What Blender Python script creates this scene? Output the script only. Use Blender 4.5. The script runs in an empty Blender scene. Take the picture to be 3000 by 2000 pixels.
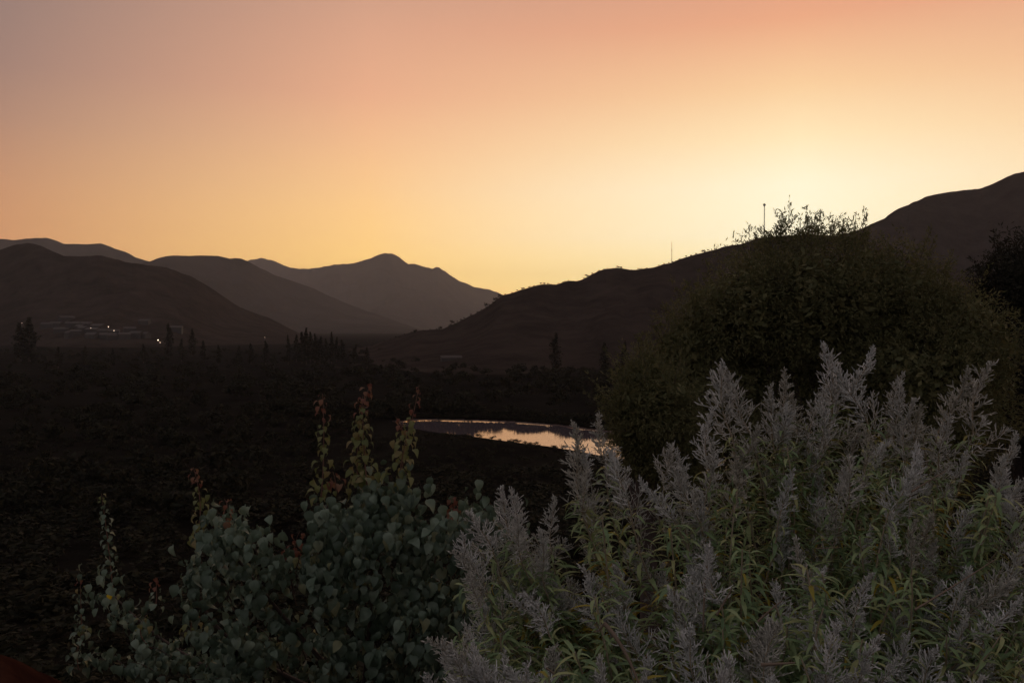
import bpy, math, random
import numpy as np
from mathutils import Vector, Matrix, noise

random.seed(7)
rng = np.random.default_rng(7)
R = math.radians
scene = bpy.context.scene
col = scene.collection

# ------------------------------------------------------------------ camera
CAM = np.array([0.0, 0.0, 26.0])
FPX = 2500.0                       # focal length in photograph pixels (3000 wide)
PITCH = math.atan(40 / FPX)        # looking a little below level
cd = bpy.data.cameras.new('camera')
cd.sensor_width = 36.0
cd.lens = 36.0 * FPX / 3000.0
cd.clip_start = 0.05
cd.clip_end = 40000
cam = bpy.data.objects.new('camera', cd)
cam.location = CAM
cam.rotation_euler = (R(90) - PITCH, 0, 0)
col.objects.link(cam)
scene.camera = cam

# ------------------------------------------------------------------ sky
def lin(c):
    return tuple(((v / 255) / 12.92 if v / 255 <= 0.04045 else ((v / 255 + 0.055) / 1.055) ** 2.4) for v in c)

HAZE = 6.0e-5                      # density of the evening haze, per metre
SUN_AZ = R(18.5)                   # to the right of the view axis, below the right hill
world = bpy.data.worlds.new('World')
scene.world = world
world.use_nodes = True
wt = world.node_tree
wt.nodes.clear()
N = wt.nodes.new
L = wt.links.new
def math_node(op, a=None, b=None):
    n = N('ShaderNodeMath'); n.operation = op
    for i, v in enumerate((a, b)):
        if v is None: continue
        if isinstance(v, (int, float)): n.inputs[i].default_value = v
        else: L(v, n.inputs[i])
    return n.outputs[0]
tc = N('ShaderNodeTexCoord')
sep = N('ShaderNodeSeparateXYZ'); L(tc.outputs['Generated'], sep.inputs[0])
az = math_node('ARCTAN2', sep.outputs['X'], sep.outputs['Y'])
dz = math_node('SUBTRACT', az, SUN_AZ)
cosd = math_node('COSINE', dz)
ang = math_node('ARCCOSINE', math_node('MULTIPLY', cosd, 0.99999))       # 0 .. pi from the glow
elev = math_node('ARCSINE', sep.outputs['Z'])
efac = math_node('DIVIDE', elev, R(90))
def air(deg):
    # the haze box takes some of the light of the low sky: the sky itself is that much brighter
    path = min(15000.0, 924.0 / max(1e-3, math.sin(R(deg))))
    return math.exp(0.62 * HAZE * path)
def ramp(stops, gain=1.0):
    n = N('ShaderNodeValToRGB'); cr = n.color_ramp
    while len(cr.elements) < len(stops): cr.elements.new(0.5)
    for e, (deg, c) in zip(cr.elements, stops):
        e.position = max(0.0, deg / 90); e.color = (*[v * air(deg) * (gain if deg < 22 else 1.0) for v in lin(c)], 1)
    L(efac, n.inputs[0])
    return n.outputs[0]
SKY = [
 (0,   [(0, (255, 210, 125)), (3, (255, 238, 175)), (6, (255, 247, 212)), (9, (255, 246, 213)), (12, (253, 228, 182)), (15, (245, 203, 154)), (19, (229, 164, 127)), (26, (194, 142, 126)), (45, (155, 136, 136)), (90, (136, 131, 137))]),
 (28,  [(0, (253, 182, 92)), (3, (255, 207, 115)), (6, (255, 206, 130)), (9, (249, 199, 138)), (12, (240, 186, 138)), (15, (229, 170, 134)), (19, (214, 160, 131)), (26, (172, 140, 127)), (45, (148, 134, 136)), (90, (136, 131, 137))]),
 (52,  [(0, (195, 122, 75)), (3, (206, 138, 88)), (6, (202, 139, 97)), (9, (190, 136, 105)), (12, (168, 128, 111)), (15, (149, 121, 113)), (19, (138, 118, 114)), (26, (134, 121, 121)), (45, (136, 128, 132)), (90, (136, 131, 137))]),
 (100, [(0, (122, 108, 104)), (8, (128, 117, 115)), (20, (133, 124, 127)), (45, (136, 129, 134)), (90, (136, 131, 137))]),
 (180, [(0, (114, 113, 118)), (8, (127, 123, 128)), (20, (134, 129, 134)), (45, (136, 131, 136)), (90, (136, 131, 137))]),
]
cur = None
for i, (deg, stops) in enumerate(SKY):
    c = ramp(stops, {0: 1.09, 28: 1.07, 52: 0.96}.get(deg, 1.0))
    if cur is None: cur = c; prev = deg; continue
    mr = N('ShaderNodeMapRange'); mr.interpolation_type = 'SMOOTHSTEP' if i > 2 else 'LINEAR'
    L(ang, mr.inputs['Value'])
    mr.inputs['From Min'].default_value = R(prev); mr.inputs['From Max'].default_value = R(deg)
    mx = N('ShaderNodeMix'); mx.data_type = 'RGBA'
    L(mr.outputs[0], mx.inputs[0]); L(cur, mx.inputs[6]); L(c, mx.inputs[7])
    cur = mx.outputs[2]; prev = deg
bg = N('ShaderNodeBackground'); L(cur, bg.inputs[0]); bg.inputs[1].default_value = 1.0
wo = N('ShaderNodeOutputWorld'); L(bg.outputs[0], wo.inputs[0])
world.cycles.sampling_method = 'MANUAL'
world.cycles.sample_map_resolution = 512

# the sun has already gone down behind the right-hand hill: faint and low
sd = bpy.data.lights.new('sun', 'SUN'); sd.energy = 0.3; sd.angle = R(4); sd.color = (1, 0.72, 0.42)
sun = bpy.data.objects.new('sun', sd); col.objects.link(sun)
sdir = Vector((math.sin(SUN_AZ) * math.cos(R(1)), math.cos(SUN_AZ) * math.cos(R(1)), math.sin(R(1))))
sun.rotation_euler = sdir.to_track_quat('Z', 'Y').to_euler()
sun.location = (300, 900, 200)

scene.view_settings.view_transform = 'Standard'
scene.view_settings.look = 'None'
scene.view_settings.exposure = 0.0
scene.view_settings.gamma = 1.0
scene.cycles.max_bounces = 6
scene.cycles.diffuse_bounces = 3
scene.cycles.transmission_bounces = 4
scene.cycles.transparent_max_bounces = 8
scene.cycles.volume_bounces = 1

# ------------------------------------------------------------------ helpers
FWD = np.array([0, math.cos(PITCH), -math.sin(PITCH)])
UPV = np.array([0, math.sin(PITCH), math.cos(PITCH)])
RGT = np.array([1.0, 0, 0])
def at(px, py, Y):
    r = FWD + (px - 1500) / FPX * RGT + (1000 - py) / FPX * UPV
    return CAM + r * (Y / r[1])
def at_z(px, py, z):
    r = FWD + (px - 1500) / FPX * RGT + (1000 - py) / FPX * UPV
    return CAM + r * ((z - CAM[2]) / r[2])
def nrm(v):
    v = np.asarray(v, float); n = np.linalg.norm(v, axis=-1, keepdims=True)
    return v / np.maximum(n, 1e-9)

def mesh_from(name, V, T, mats, mi=None, smooth=False):
    """V (n,3), T (m,3 or 4) arrays"""
    V = np.ascontiguousarray(V, np.float32); T = np.ascontiguousarray(T, np.int32)
    me = bpy.data.meshes.new(name)
    k = T.shape[1]
    me.vertices.add(len(V)); me.vertices.foreach_set('co', V.ravel())
    me.loops.add(T.size); me.loops.foreach_set('vertex_index', T.ravel())
    me.polygons.add(len(T))
    me.polygons.foreach_set('loop_start', np.arange(len(T), dtype=np.int32) * k)
    me.polygons.foreach_set('loop_total', np.full(len(T), k, np.int32))
    for m in mats: me.materials.append(m)
    if mi is not None: me.polygons.foreach_set('material_index', np.asarray(mi, np.int32))
    me.polygons.foreach_set('use_smooth', np.full(len(T), smooth))
    me.update(calc_edges=True)
    return me
def link(name, me, parent=None, loc=None, M=None):
    o = bpy.data.objects.new(name, me); col.objects.link(o)
    if parent is not None: o.parent = parent
    if M is not None: o.matrix_basis = M
    elif loc is not None: o.location = loc
    return o
def tag(o, label=None, cat=None, group=None, kind=None):
    if label: o['label'] = label
    if cat: o['category'] = cat
    if group: o['group'] = group
    if kind: o['kind'] = kind
    return o
def empty(name, loc):
    o = bpy.data.objects.new(name, None); col.objects.link(o); o.location = loc; o.empty_display_size = 0.2
    return o

class MB:
    """collects pieces of geometry (triangles)"""
    def __init__(s): s.V = []; s.T = []; s.M = []; s.n = 0
    def add(s, V, T, m=0):
        V = np.asarray(V, float); T = np.asarray(T, int)
        if T.shape[1] == 4: T = np.concatenate([T[:, [0, 1, 2]], T[:, [0, 2, 3]]])
        s.V.append(V); s.T.append(T + s.n); s.M.append(np.full(len(T), m)); s.n += len(V)
    def tube(s, pts, rad, sides=5, m=0):
        pts = np.asarray(pts, float); rad = np.broadcast_to(np.asarray(rad, float), (len(pts),))
        tan = nrm(np.gradient(pts, axis=0))
        ref = np.array([0.31, 0.17, 0.93]) if abs(tan[0][2]) < 0.9 else np.array([0.9, 0.3, 0.1])
        a = nrm(np.cross(tan, ref)); b = np.cross(tan, a)
        th = np.arange(sides) / sides * 2 * math.pi
        ring = pts[:, None] + rad[:, None, None] * (a[:, None] * np.cos(th)[None, :, None] + b[:, None] * np.sin(th)[None, :, None])
        V = ring.reshape(-1, 3); Q = []
        for i in range(len(pts) - 1):
            for j in range(sides):
                k = (j + 1) % sides
                Q.append((i * sides + j, i * sides + k, (i + 1) * sides + k, (i + 1) * sides + j))
        s.add(V, Q, m)
        e = (len(pts) - 1) * sides
        V2 = np.concatenate([ring[-1], ring[0]])
        s.add(V2, [(0, j, j + 1) for j in range(1, sides - 1)] + [(sides, sides + j + 1, sides + j) for j in range(1, sides - 1)], m)
    def box(s, lo, hi, m=0):
        lo = np.array(lo, float); hi = np.array(hi, float)
        V = [(x, y, z) for z in (lo[2], hi[2]) for y in (lo[1], hi[1]) for x in (lo[0], hi[0])]
        s.add(V, [(0, 2, 3, 1), (4, 5, 7, 6), (0, 1, 5, 4), (2, 6, 7, 3), (0, 4, 6, 2), (1, 3, 7, 5)], m)
    def mesh(s, name, mats, smooth=False):
        return mesh_from(name, np.concatenate(s.V), np.concatenate(s.T), mats, np.concatenate(s.M), smooth)

# ------------------------------------------------------------------ materials
def new_mat(name):
    m = bpy.data.materials.new(name); m.use_nodes = True
    t = m.node_tree; t.nodes.clear()
    return m, t
def earth_mat(name, c1, c2, scale, rough=0.95, bump=0.4, c3=None):
    m, t = new_mat(name); n = t.nodes.new; l = t.links.new
    tc = n('ShaderNodeTexCoord')
    a = n('ShaderNodeTexNoise'); a.inputs['Scale'].default_value = scale; a.inputs['Detail'].default_value = 8; a.inputs['Roughness'].default_value = 0.65
    l(tc.outputs['Object'], a.inputs['Vector'])
    r = n('ShaderNodeValToRGB'); r.color_ramp.elements[0].position = 0.35; r.color_ramp.elements[1].position = 0.68
    r.color_ramp.elements[0].color = (*c1, 1); r.color_ramp.elements[1].color = (*c2, 1)
    l(a.outputs[0], r.inputs[0])
    b = n('ShaderNodeBump'); b.inputs['Strength'].default_value = bump; b.inputs['Distance'].default_value = 1.0 / scale
    l(a.outputs[0], b.inputs['Height'])
    p = n('ShaderNodeBsdfPrincipled'); p.inputs['Roughness'].default_value = rough
    p.inputs['Specular IOR Level'].default_value = 0.0
    l(r.outputs[0], p.inputs['Base Color']); l(b.outputs[0], p.inputs['Normal'])
    o = n('ShaderNodeOutputMaterial'); l(p.outputs[0], o.inputs[0])
    return m
def leaf_mat(name, cols, trans=0.25, rough=0.55, spec=0.25, mottle=0.25, aged=None):
    """colour picked per leaf (mesh island or object); some light passes through the blade"""
    m, t = new_mat(name); n = t.nodes.new; l = t.links.new
    g = n('ShaderNodeNewGeometry'); oi = n('ShaderNodeObjectInfo')
    ad = n('ShaderNodeMath'); ad.operation = 'ADD'; l(g.outputs['Random Per Island'], ad.inputs[0]); l(oi.outputs['Random'], ad.inputs[1])
    fr = n('ShaderNodeMath'); fr.operation = 'FRACT'; l(ad.outputs[0], fr.inputs[0])
    r = n('ShaderNodeValToRGB'); cr = r.color_ramp
    while len(cr.elements) < len(cols): cr.elements.new(0.5)
    for e, (pos, c) in zip(cr.elements, cols): e.position = pos; e.color = (*c, 1)
    l(fr.outputs[0], r.inputs[0])
    tx = n('ShaderNodeTexNoise'); tx.inputs['Scale'].default_value = 45; tx.inputs['Detail'].default_value = 3
    tcn = n('ShaderNodeTexCoord'); l(tcn.outputs['Object'], tx.inputs['Vector'])
    mp = n('ShaderNodeMapRange'); l(tx.outputs[0], mp.inputs[0]); mp.inputs['To Min'].default_value = 1 - mottle; mp.inputs['To Max'].default_value = 1 + mottle
    vm = n('ShaderNodeVectorMath'); vm.operation = 'SCALE'; l(r.outputs[0], vm.inputs[0]); l(mp.outputs[0], vm.inputs['Scale'])
    if aged:        # whole sprays differ: some fresh, some gone brown
        ag = n('ShaderNodeMix'); ag.data_type = 'RGBA'; ag.inputs[6].default_value = (*aged, 1); ag.inputs[7].default_value = (1, 1, 1, 1)
        pw_ = n('ShaderNodeMath'); pw_.operation = 'POWER'; l(oi.outputs['Random'], pw_.inputs[0]); pw_.inputs[1].default_value = 0.6
        l(pw_.outputs[0], ag.inputs[0])
        v2 = n('ShaderNodeVectorMath'); v2.operation = 'MULTIPLY'; l(vm.outputs[0], v2.inputs[0]); l(ag.outputs[2], v2.inputs[1]); vm = v2
    p = n('ShaderNodeBsdfPrincipled'); p.inputs['Roughness'].default_value = rough; p.inputs['Specular IOR Level'].default_value = spec
    l(vm.outputs[0], p.inputs['Base Color'])
    tr = n('ShaderNodeBsdfTranslucent'); l(vm.outputs[0], tr.inputs[0])
    mx = n('ShaderNodeMixShader'); mx.inputs[0].default_value = trans
    l(p.outputs[0], mx.inputs[1]); l(tr.outputs[0], mx.inputs[2])
    o = n('ShaderNodeOutputMaterial'); l(mx.outputs[0], o.inputs[0])
    return m
def plain_mat(name, c, rough=0.8, emit=None, strength=0):
    m, t = new_mat(name); n = t.nodes.new; l = t.links.new
    tx = n('ShaderNodeTexNoise'); tx.inputs['Scale'].default_value = 3
    mp = n('ShaderNodeMapRange'); l(tx.outputs[0], mp.inputs[0]); mp.inputs['To Min'].default_value = 0.75; mp.inputs['To Max'].default_value = 1.25
    vm = n('ShaderNodeVectorMath'); vm.operation = 'SCALE'; vm.inputs[0].default_value = c; l(mp.outputs[0], vm.inputs['Scale'])
    p = n('ShaderNodeBsdfPrincipled'); p.inputs['Roughness'].default_value = rough
    l(vm.outputs[0], p.inputs['Base Color'])
    if emit: p.inputs['Emission Color'].default_value = (*emit, 1); p.inputs['Emission Strength'].default_value = strength
    o = n('ShaderNodeOutputMaterial'); l(p.outputs[0], o.inputs[0])
    return m

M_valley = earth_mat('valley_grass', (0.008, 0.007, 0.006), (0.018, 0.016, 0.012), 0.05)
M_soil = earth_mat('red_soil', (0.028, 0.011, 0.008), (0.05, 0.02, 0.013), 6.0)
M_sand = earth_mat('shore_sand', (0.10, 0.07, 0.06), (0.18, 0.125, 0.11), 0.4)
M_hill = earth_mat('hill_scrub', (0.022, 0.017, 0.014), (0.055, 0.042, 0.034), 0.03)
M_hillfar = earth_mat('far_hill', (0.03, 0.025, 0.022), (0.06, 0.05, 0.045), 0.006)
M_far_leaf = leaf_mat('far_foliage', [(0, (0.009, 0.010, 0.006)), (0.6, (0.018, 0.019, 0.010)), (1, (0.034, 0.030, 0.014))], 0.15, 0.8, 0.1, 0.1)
M_bark = plain_mat('bark', (0.07, 0.05, 0.04), 0.9)
M_metal = plain_mat('galvanised_metal', (0.25, 0.24, 0.24), 0.5)

# ------------------------------------------------------------------ ground
far_px = [(1170, 1236), (1210, 1231), (1260, 1230), (1400, 1233), (1500, 1237), (1610, 1245), (1700, 1256), (1850, 1272), (2050, 1292), (2300, 1320)]
near_px = [(2300, 1420), (2050, 1382), (1800, 1342), (1700, 1322), (1600, 1306), (1500, 1294), (1430, 1284), (1360, 1275), (1260, 1264), (1200, 1252), (1170, 1241)]
far_shore = np.array([at_z(x, y, 0.0)[:2] for x, y in far_px])
near_shore = np.array([at_z(x, y, 0.0)[:2] for x, y in near_px])
lake = np.concatenate([far_shore, near_shore])

def seg_dist(P, poly, closed=True):
    best = np.full(len(P), 1e9)
    n = len(poly)
    for i in range(n if closed else n - 1):
        a = poly[i]; b = poly[(i + 1) % n]; ab = b - a
        t = np.clip(((P - a) @ ab) / (ab @ ab), 0, 1)
        best = np.minimum(best, np.linalg.norm(P - a - t[:, None] * ab, axis=1))
    return best
def inside(P, poly):
    r = np.zeros(len(P), bool); n = len(poly); j = n - 1
    for i in range(n):
        a, b = poly[i], poly[j]
        c = ((a[1] > P[:, 1]) != (b[1] > P[:, 1])) & (P[:, 0] < (b[0] - a[0]) * (P[:, 1] - a[1]) / (b[1] - a[1] + 1e-12) + a[0])
        r ^= c; j = i
    return r
KY = [-400, -60, 0, 3.7, 4.2, 6, 12, 20, 40, 70, 120, 165, 250, 320, 600, 1300, 3000, 12000]
KZ = [60, 28, 24.4, 24.4, 24.1, 22.9, 19.3, 16.0, 9.5, 5.0, 2.4, 1.3, 1.0, 2.0, 4.0, 7.0, 9.0, 12.0]
def vnoise(P, s, seed=0):
    return np.array([noise.noise((p[0] * s + seed, p[1] * s - seed, seed * 1.7)) for p in P])
def ground(P):
    P = np.atleast_2d(np.asarray(P, float))
    edge = 0.5 * np.exp(-((P[:, 0] + 2.75) / 0.6) ** 2) + 0.08 * np.sin(P[:, 0] * 4.3 + 1) + 0.05 * np.sin(P[:, 0] * 9)
    yy = P[:, 1] - np.where(P[:, 1] < 9, edge * np.clip((9 - P[:, 1]) / 5, 0, 1), 0)
    z = np.interp(yy, KY, KZ)
    d = np.hypot(P[:, 0], P[:, 1])
    z = z + vnoise(P, 0.9, 3) * 0.06 * np.clip(d / 6, 0.3, 1) + vnoise(P, 0.08, 5) * np.clip((d - 6) / 60, 0, 0.5)
    near = (np.abs(P[:, 0]) < 220) & (P[:, 1] > 140) & (P[:, 1] < 290)
    if near.any():
        Q = P[near]; sd_ = seg_dist(Q, lake); ins = inside(Q, lake)
        s = np.where(ins, -sd_, sd_)
        bank = np.where(s < 0, np.maximum(s * 0.3, -1.2), np.minimum(0.10 * s + 0.02, 9))
        zz = z[near]
        z[near] = np.where(s < 0, bank, np.minimum(zz, np.maximum(bank, 0.03)))
    return z
def gz(x, y): return float(ground([[x, y]])[0])

ang_f = np.concatenate([np.arange(-180, -42, 4.0), np.arange(-42, 42.01, 0.2), np.arange(46, 180.1, 4.0)])
rad = np.unique(np.concatenate([np.geomspace(0.4, 150, 110), np.arange(150, 262, 1.0), np.geomspace(262, 14000, 60)]))
A, Rr = np.meshgrid(np.radians(ang_f), rad)
GP = np.stack([Rr * np.sin(A), Rr * np.cos(A)], -1).reshape(-1, 2)
GZ = ground(GP)
nc, nr = len(ang_f), len(rad)
idx = np.arange(nc * nr).reshape(nr, nc)
Q = np.stack([idx[:-1, :-1], idx[:-1, 1:], idx[1:, 1:], idx[1:, :-1]], -1).reshape(-1, 4)[:, ::-1]
cen = GP[Q].mean(1)
s_far = seg_dist(cen, far_shore, False)
mi = np.zeros(len(Q), int)
dn = np.hypot(cen[:, 0], cen[:, 1])
mi[dn < 9] = 1
mi[(s_far < 1.6) & ~inside(cen, lake)] = 2
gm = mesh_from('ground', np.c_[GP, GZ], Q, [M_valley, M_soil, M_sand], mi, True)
tag(link('ground', gm), 'dark hillside and valley floor running out to the mountains', kind='structure')

mw, t = new_mat('still_water'); n = t.nodes.new; l = t.links.new
tcw = n('ShaderNodeTexCoord'); mpw = n('ShaderNodeMapping'); mpw.inputs['Scale'].default_value = (0.35, 1.6, 1); l(tcw.outputs['Object'], mpw.inputs[0])
tw = n('ShaderNodeTexNoise'); tw.inputs['Scale'].default_value = 1.2; tw.inputs['Detail'].default_value = 4; l(mpw.outputs[0], tw.inputs['Vector'])
bw = n('ShaderNodeBump'); bw.inputs['Strength'].default_value = 0.06; bw.inputs['Distance'].default_value = 0.1; l(tw.outputs[0], bw.inputs['Height'])
pw = n('ShaderNodeBsdfGlossy'); pw.inputs['Color'].default_value = (1.0, 0.76, 0.68, 1); pw.inputs['Roughness'].default_value = 0.035; l(bw.outputs[0], pw.inputs['Normal'])  # pink of the reflected sunset is put into the glossy colour
dw = n('ShaderNodeBsdfDiffuse'); dw.inputs['Color'].default_value = (0.10, 0.083, 0.09, 1)
fw = n('ShaderNodeFresnel'); fw.inputs['IOR'].default_value = 3.2
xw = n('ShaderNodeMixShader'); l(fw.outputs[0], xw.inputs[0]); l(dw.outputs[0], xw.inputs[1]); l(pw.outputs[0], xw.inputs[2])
ow = n('ShaderNodeOutputMaterial'); l(xw.outputs[0], ow.inputs[0])
wx = np.linspace(-160, 160, 9); wy = np.linspace(150, 285, 5)
WX, WY = np.meshgrid(wx, wy); WV = np.c_[WX.ravel(), WY.ravel(), np.zeros(WX.size)]
wi = np.arange(45).reshape(5, 9)
WQ = np.stack([wi[:-1, :-1], wi[:-1, 1:], wi[1:, 1:], wi[1:, :-1]], -1).reshape(-1, 4)
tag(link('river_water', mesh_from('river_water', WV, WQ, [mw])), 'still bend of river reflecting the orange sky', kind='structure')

# ------------------------------------------------------------------ hills
def hill(name, prof, Y0, base_z, front, back, seed, mat, label, amp=0.10, Yvar=0.06, step=6, pow_=1.15, rough=2.2):
    prof = np.array(prof, float)
    px = np.arange(prof[0, 0], prof[-1, 0] + 1, step)
    py = np.interp(px, prof[:, 0], prof[:, 1])
    py = py + rough * np.array([noise.fractal((q / 46, seed * 5.3, 0.7), 0.8, 2.2, 5) for q in px])
    Ys = Y0 * (1 + Yvar * np.sin(px / 310 + seed) + Yvar * 0.5 * np.sin(px / 130 + 2 * seed))
    ridge = np.array([at(a, b, c) for a, b, c in zip(px, py, Ys)])
    dirs = nrm(ridge[:, :2] - CAM[:2])
    ts = np.concatenate([-np.linspace(1, 0, 12)[:-1], np.linspace(0, 1, 46)])
    V = np.zeros((len(ts), len(px), 3))
    H = np.maximum(ridge[:, 2] - base_z, 1)
    for i, tt in enumerate(ts):
        a = abs(tt); L_ = front if tt > 0 else back
        off = -L_ * tt
        xy = ridge[:, :2] + dirs * off
        g = (1 - a) ** pow_
        w = math.sin(math.pi * min(1, a) ** 0.7) if a > 0 else 0
        lat = np.arctan2(xy[:, 0], xy[:, 1]) * Y0
        nz = np.array([noise.fractal((q / (Y0 * 0.09), tt * 1.6 + seed, seed * 3.1), 0.9, 2.1, 5) for q in lat])
        gully = np.array([1 - abs(noise.noise((q / (Y0 * 0.05) + 0.6 * tt, tt * 0.9, seed * 7.7))) for q in lat])
        z = base_z + H * g + w * H * amp * (nz - 0.5 + 0.9 * (gully - 1))
        V[i] = np.c_[xy, np.maximum(z, base_z - 4 - 0.0 * z)]
    n0, n1 = len(ts), len(px)
    ii = np.arange(n0 * n1).reshape(n0, n1)
    Q = np.stack([ii[:-1, :-1], ii[:-1, 1:], ii[1:, 1:], ii[1:, :-1]], -1).reshape(-1, 4)
    o = link(name, mesh_from(name, V.reshape(-1, 3), Q, [mat], None, True))
    tag(o, label, kind='structure')
    return ridge

PD = [(300, 905), (500, 850), (640, 800), (723, 763), (765, 754), (808, 768), (850, 785), (880, 787), (903, 788), (940, 782), (978, 773), (1012, 775), (1040, 768), (1070, 760), (1090, 756), (1130, 740), (1140, 742), (1150, 742), (1172, 754), (1184, 764), (1197, 774), (1212, 774), (1230, 778), (1246, 782), (1256, 782), (1266, 787), (1274, 783), (1284, 783), (1300, 793), (1320, 805), (1346, 823), (1365, 829), (1391, 841), (1410, 845), (1436, 846), (1476, 862), (1560, 895), (1700, 940), (1900, 980)]
PC = [(200, 850), (330, 800), (400, 775), (438, 764), (468, 754), (510, 748), (550, 750), (595, 749), (638, 750), (676, 758), (690, 755), (706, 756), (723, 763), (760, 784), (808, 808), (900, 838), (1034, 896), (1168, 943), (1300, 985), (1400, 1010)]
PA = [(-700, 740), (-450, 690), (-200, 715), (0, 700), (38, 704), (77, 699), (136, 695), (150, 699), (162, 704), (187, 714), (255, 716), (298, 713), (318, 720), (340, 730), (370, 738), (395, 753), (438, 766), (500, 790), (600, 840), (760, 920)]
PB = [(-700, 690), (-400, 760), (-200, 750), (0, 734), (40, 718), (81, 711), (128, 723), (160, 738), (187, 749), (240, 751), (298, 749), (340, 760), (383, 770), (440, 777), (489, 785), (553, 806), (617, 842), (660, 872), (702, 900), (745, 916), (787, 930), (830, 952), (876, 976), (940, 992), (1000, 1000)]
PE = [(980, 1026), (1092, 1012), (1120, 1000), (1150, 992), (1180, 980), (1208, 972), (1225, 970), (1248, 967), (1297, 964), (1324, 952), (1391, 919), (1436, 894), (1456, 877), (1476, 863), (1496, 858), (1516, 852), (1552, 841), (1588, 834), (1632, 833), (1650, 826), (1668, 821), (1690, 822), (1708, 818), (1728, 806), (1748, 796), (1775, 788), (1800, 786), (1820, 785), (1851, 792), (1866, 790), (1882, 788), (1917, 782), (1940, 775), (1968, 770), (1985, 763), (2004, 756), (2055, 742), (2085, 733), (2116, 725), (2172, 715), (2195, 706), (2218, 697), (2300, 690), (2400, 688), (2480, 692), (2600, 720), (2800, 790), (3100, 860), (3500, 900)]
PF = [(1900, 830), (2200, 760), (2400, 708), (2450, 692), (2520, 671), (2565, 651), (2591, 641), (2602, 631), (2616, 621), (2640, 608), (2664, 598), (2672, 592), (2690, 587), (2718, 575), (2745, 569), (2780, 562), (2820, 558), (2871, 553), (2895, 544), (2922, 532), (2945, 519), (2973, 509), (3000, 503), (3150, 470), (3400, 430), (3800, 400)]
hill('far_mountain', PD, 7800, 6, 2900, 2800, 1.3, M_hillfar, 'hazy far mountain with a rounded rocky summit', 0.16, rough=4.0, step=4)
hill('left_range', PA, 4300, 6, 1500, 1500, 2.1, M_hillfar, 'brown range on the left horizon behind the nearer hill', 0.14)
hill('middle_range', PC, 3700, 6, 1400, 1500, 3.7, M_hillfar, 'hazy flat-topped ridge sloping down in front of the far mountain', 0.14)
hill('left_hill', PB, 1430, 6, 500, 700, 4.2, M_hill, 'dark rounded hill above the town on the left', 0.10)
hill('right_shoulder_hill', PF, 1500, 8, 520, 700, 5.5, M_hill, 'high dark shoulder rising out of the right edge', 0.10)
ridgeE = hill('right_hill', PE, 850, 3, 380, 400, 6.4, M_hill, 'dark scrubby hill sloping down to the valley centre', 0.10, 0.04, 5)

# ------------------------------------------------------------------ distant vegetation
def blob_quads(center, rad3, n, size, seed, shell=0.55):
    g = np.random.default_rng(seed)
    d = nrm(g.normal(size=(n, 3)))
    r = shell + (1 - shell) * g.random((n, 1)) ** 0.7
    # lumpy radius
    lump = 1 + 0.22 * np.sin(d[:, :1] * 5 + seed) + 0.18 * np.sin(d[:, 1:2] * 7 + 2 * seed) + 0.15 * np.sin(d[:, 2:3] * 6 + 3 * seed)
    P = np.asarray(center) + d * r * lump * np.asarray(rad3)
    nn = nrm(d + g.normal(size=(n, 3)) * 0.7)
    a = nrm(np.cross(nn, g.normal(size=(n, 3)))); b = np.cross(nn, a)
    s = size * (0.6 + 0.8 * g.random((n, 1)))
    V = np.stack([P - a * s, P - b * s * 0.45, P + a * s, P + b * s * 0.45], 1).reshape(-1, 3)
    T = np.arange(4 * n).reshape(n, 4)
    return V, T
def tree_variant(kind, seed):
    """unit height tree, returns crown V,T and trunk MB"""
    g = np.random.default_rng(seed); Vs = []; Ts = []; k = 0
    if kind == 'poplar':
        for i in range(9):
            z = 0.16 + 0.8 * i / 8; w = 0.095 * math.sin(math.pi * min(1, 0.2 + 0.78 * (i / 8))) + 0.012
            v, t_ = blob_quads((g.normal() * 0.01, g.normal() * 0.01, z), (w, w, 0.09), 90, 0.028, seed * 11 + i, 0.3)
            Vs.append(v); Ts.append(t_ + k); k += len(v)
    else:
        for i in range(8):
            a = g.random() * 6.28; rr = 0.22 * g.random() ** 0.5
            v, t_ = blob_quads((rr * math.cos(a), rr * math.sin(a), 0.45 + 0.33 * g.random()), np.array([0.2, 0.2, 0.17]) * (0.8 + 0.5 * g.random()), 36, 0.075, seed * 13 + i)
            Vs.append(v); Ts.append(t_ + k); k += len(v)
    return np.concatenate(Vs), np.concatenate(Ts)
def trunk_mesh(name, h=0.6, r=0.02):
    mb = MB(); mb.tube([(0, 0, -0.05), (0.005, 0, 0.2), (-0.004, 0.004, h)], [r * 1.2, r, r * 0.4], 6); return mb.mesh(name, [M_bark])

round_v = [tree_variant('round', s) for s in range(1, 6)]
def mass(name, spots, label, keep=288):
    """one object of many plants that read as a single dark mass"""
    Vs, Ts, k = [], [], 0
    for (x, y, h, w) in spots:
        V, T = round_v[rng.integers(5)]
        if keep < len(T): V = V[T[rng.permutation(len(T))[:keep]]].reshape(-1, 3); T = np.arange(len(V)).reshape(-1, 4)
        a = rng.random() * 6.28; c, s = math.cos(a), math.sin(a)
        P = V * (w, w, h); P = np.c_[P[:, 0] * c - P[:, 1] * s, P[:, 0] * s + P[:, 1] * c, P[:, 2]] + (x, y, gz(x, y) - 0.16 * h)
        Vs.append(P); Ts.append(T + k); k += len(P)
    o = link(name, mesh_from(name, np.concatenate(Vs), np.concatenate(Ts), [M_far_leaf]))
    tag(o, label, kind='stuff')
spots = []
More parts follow.
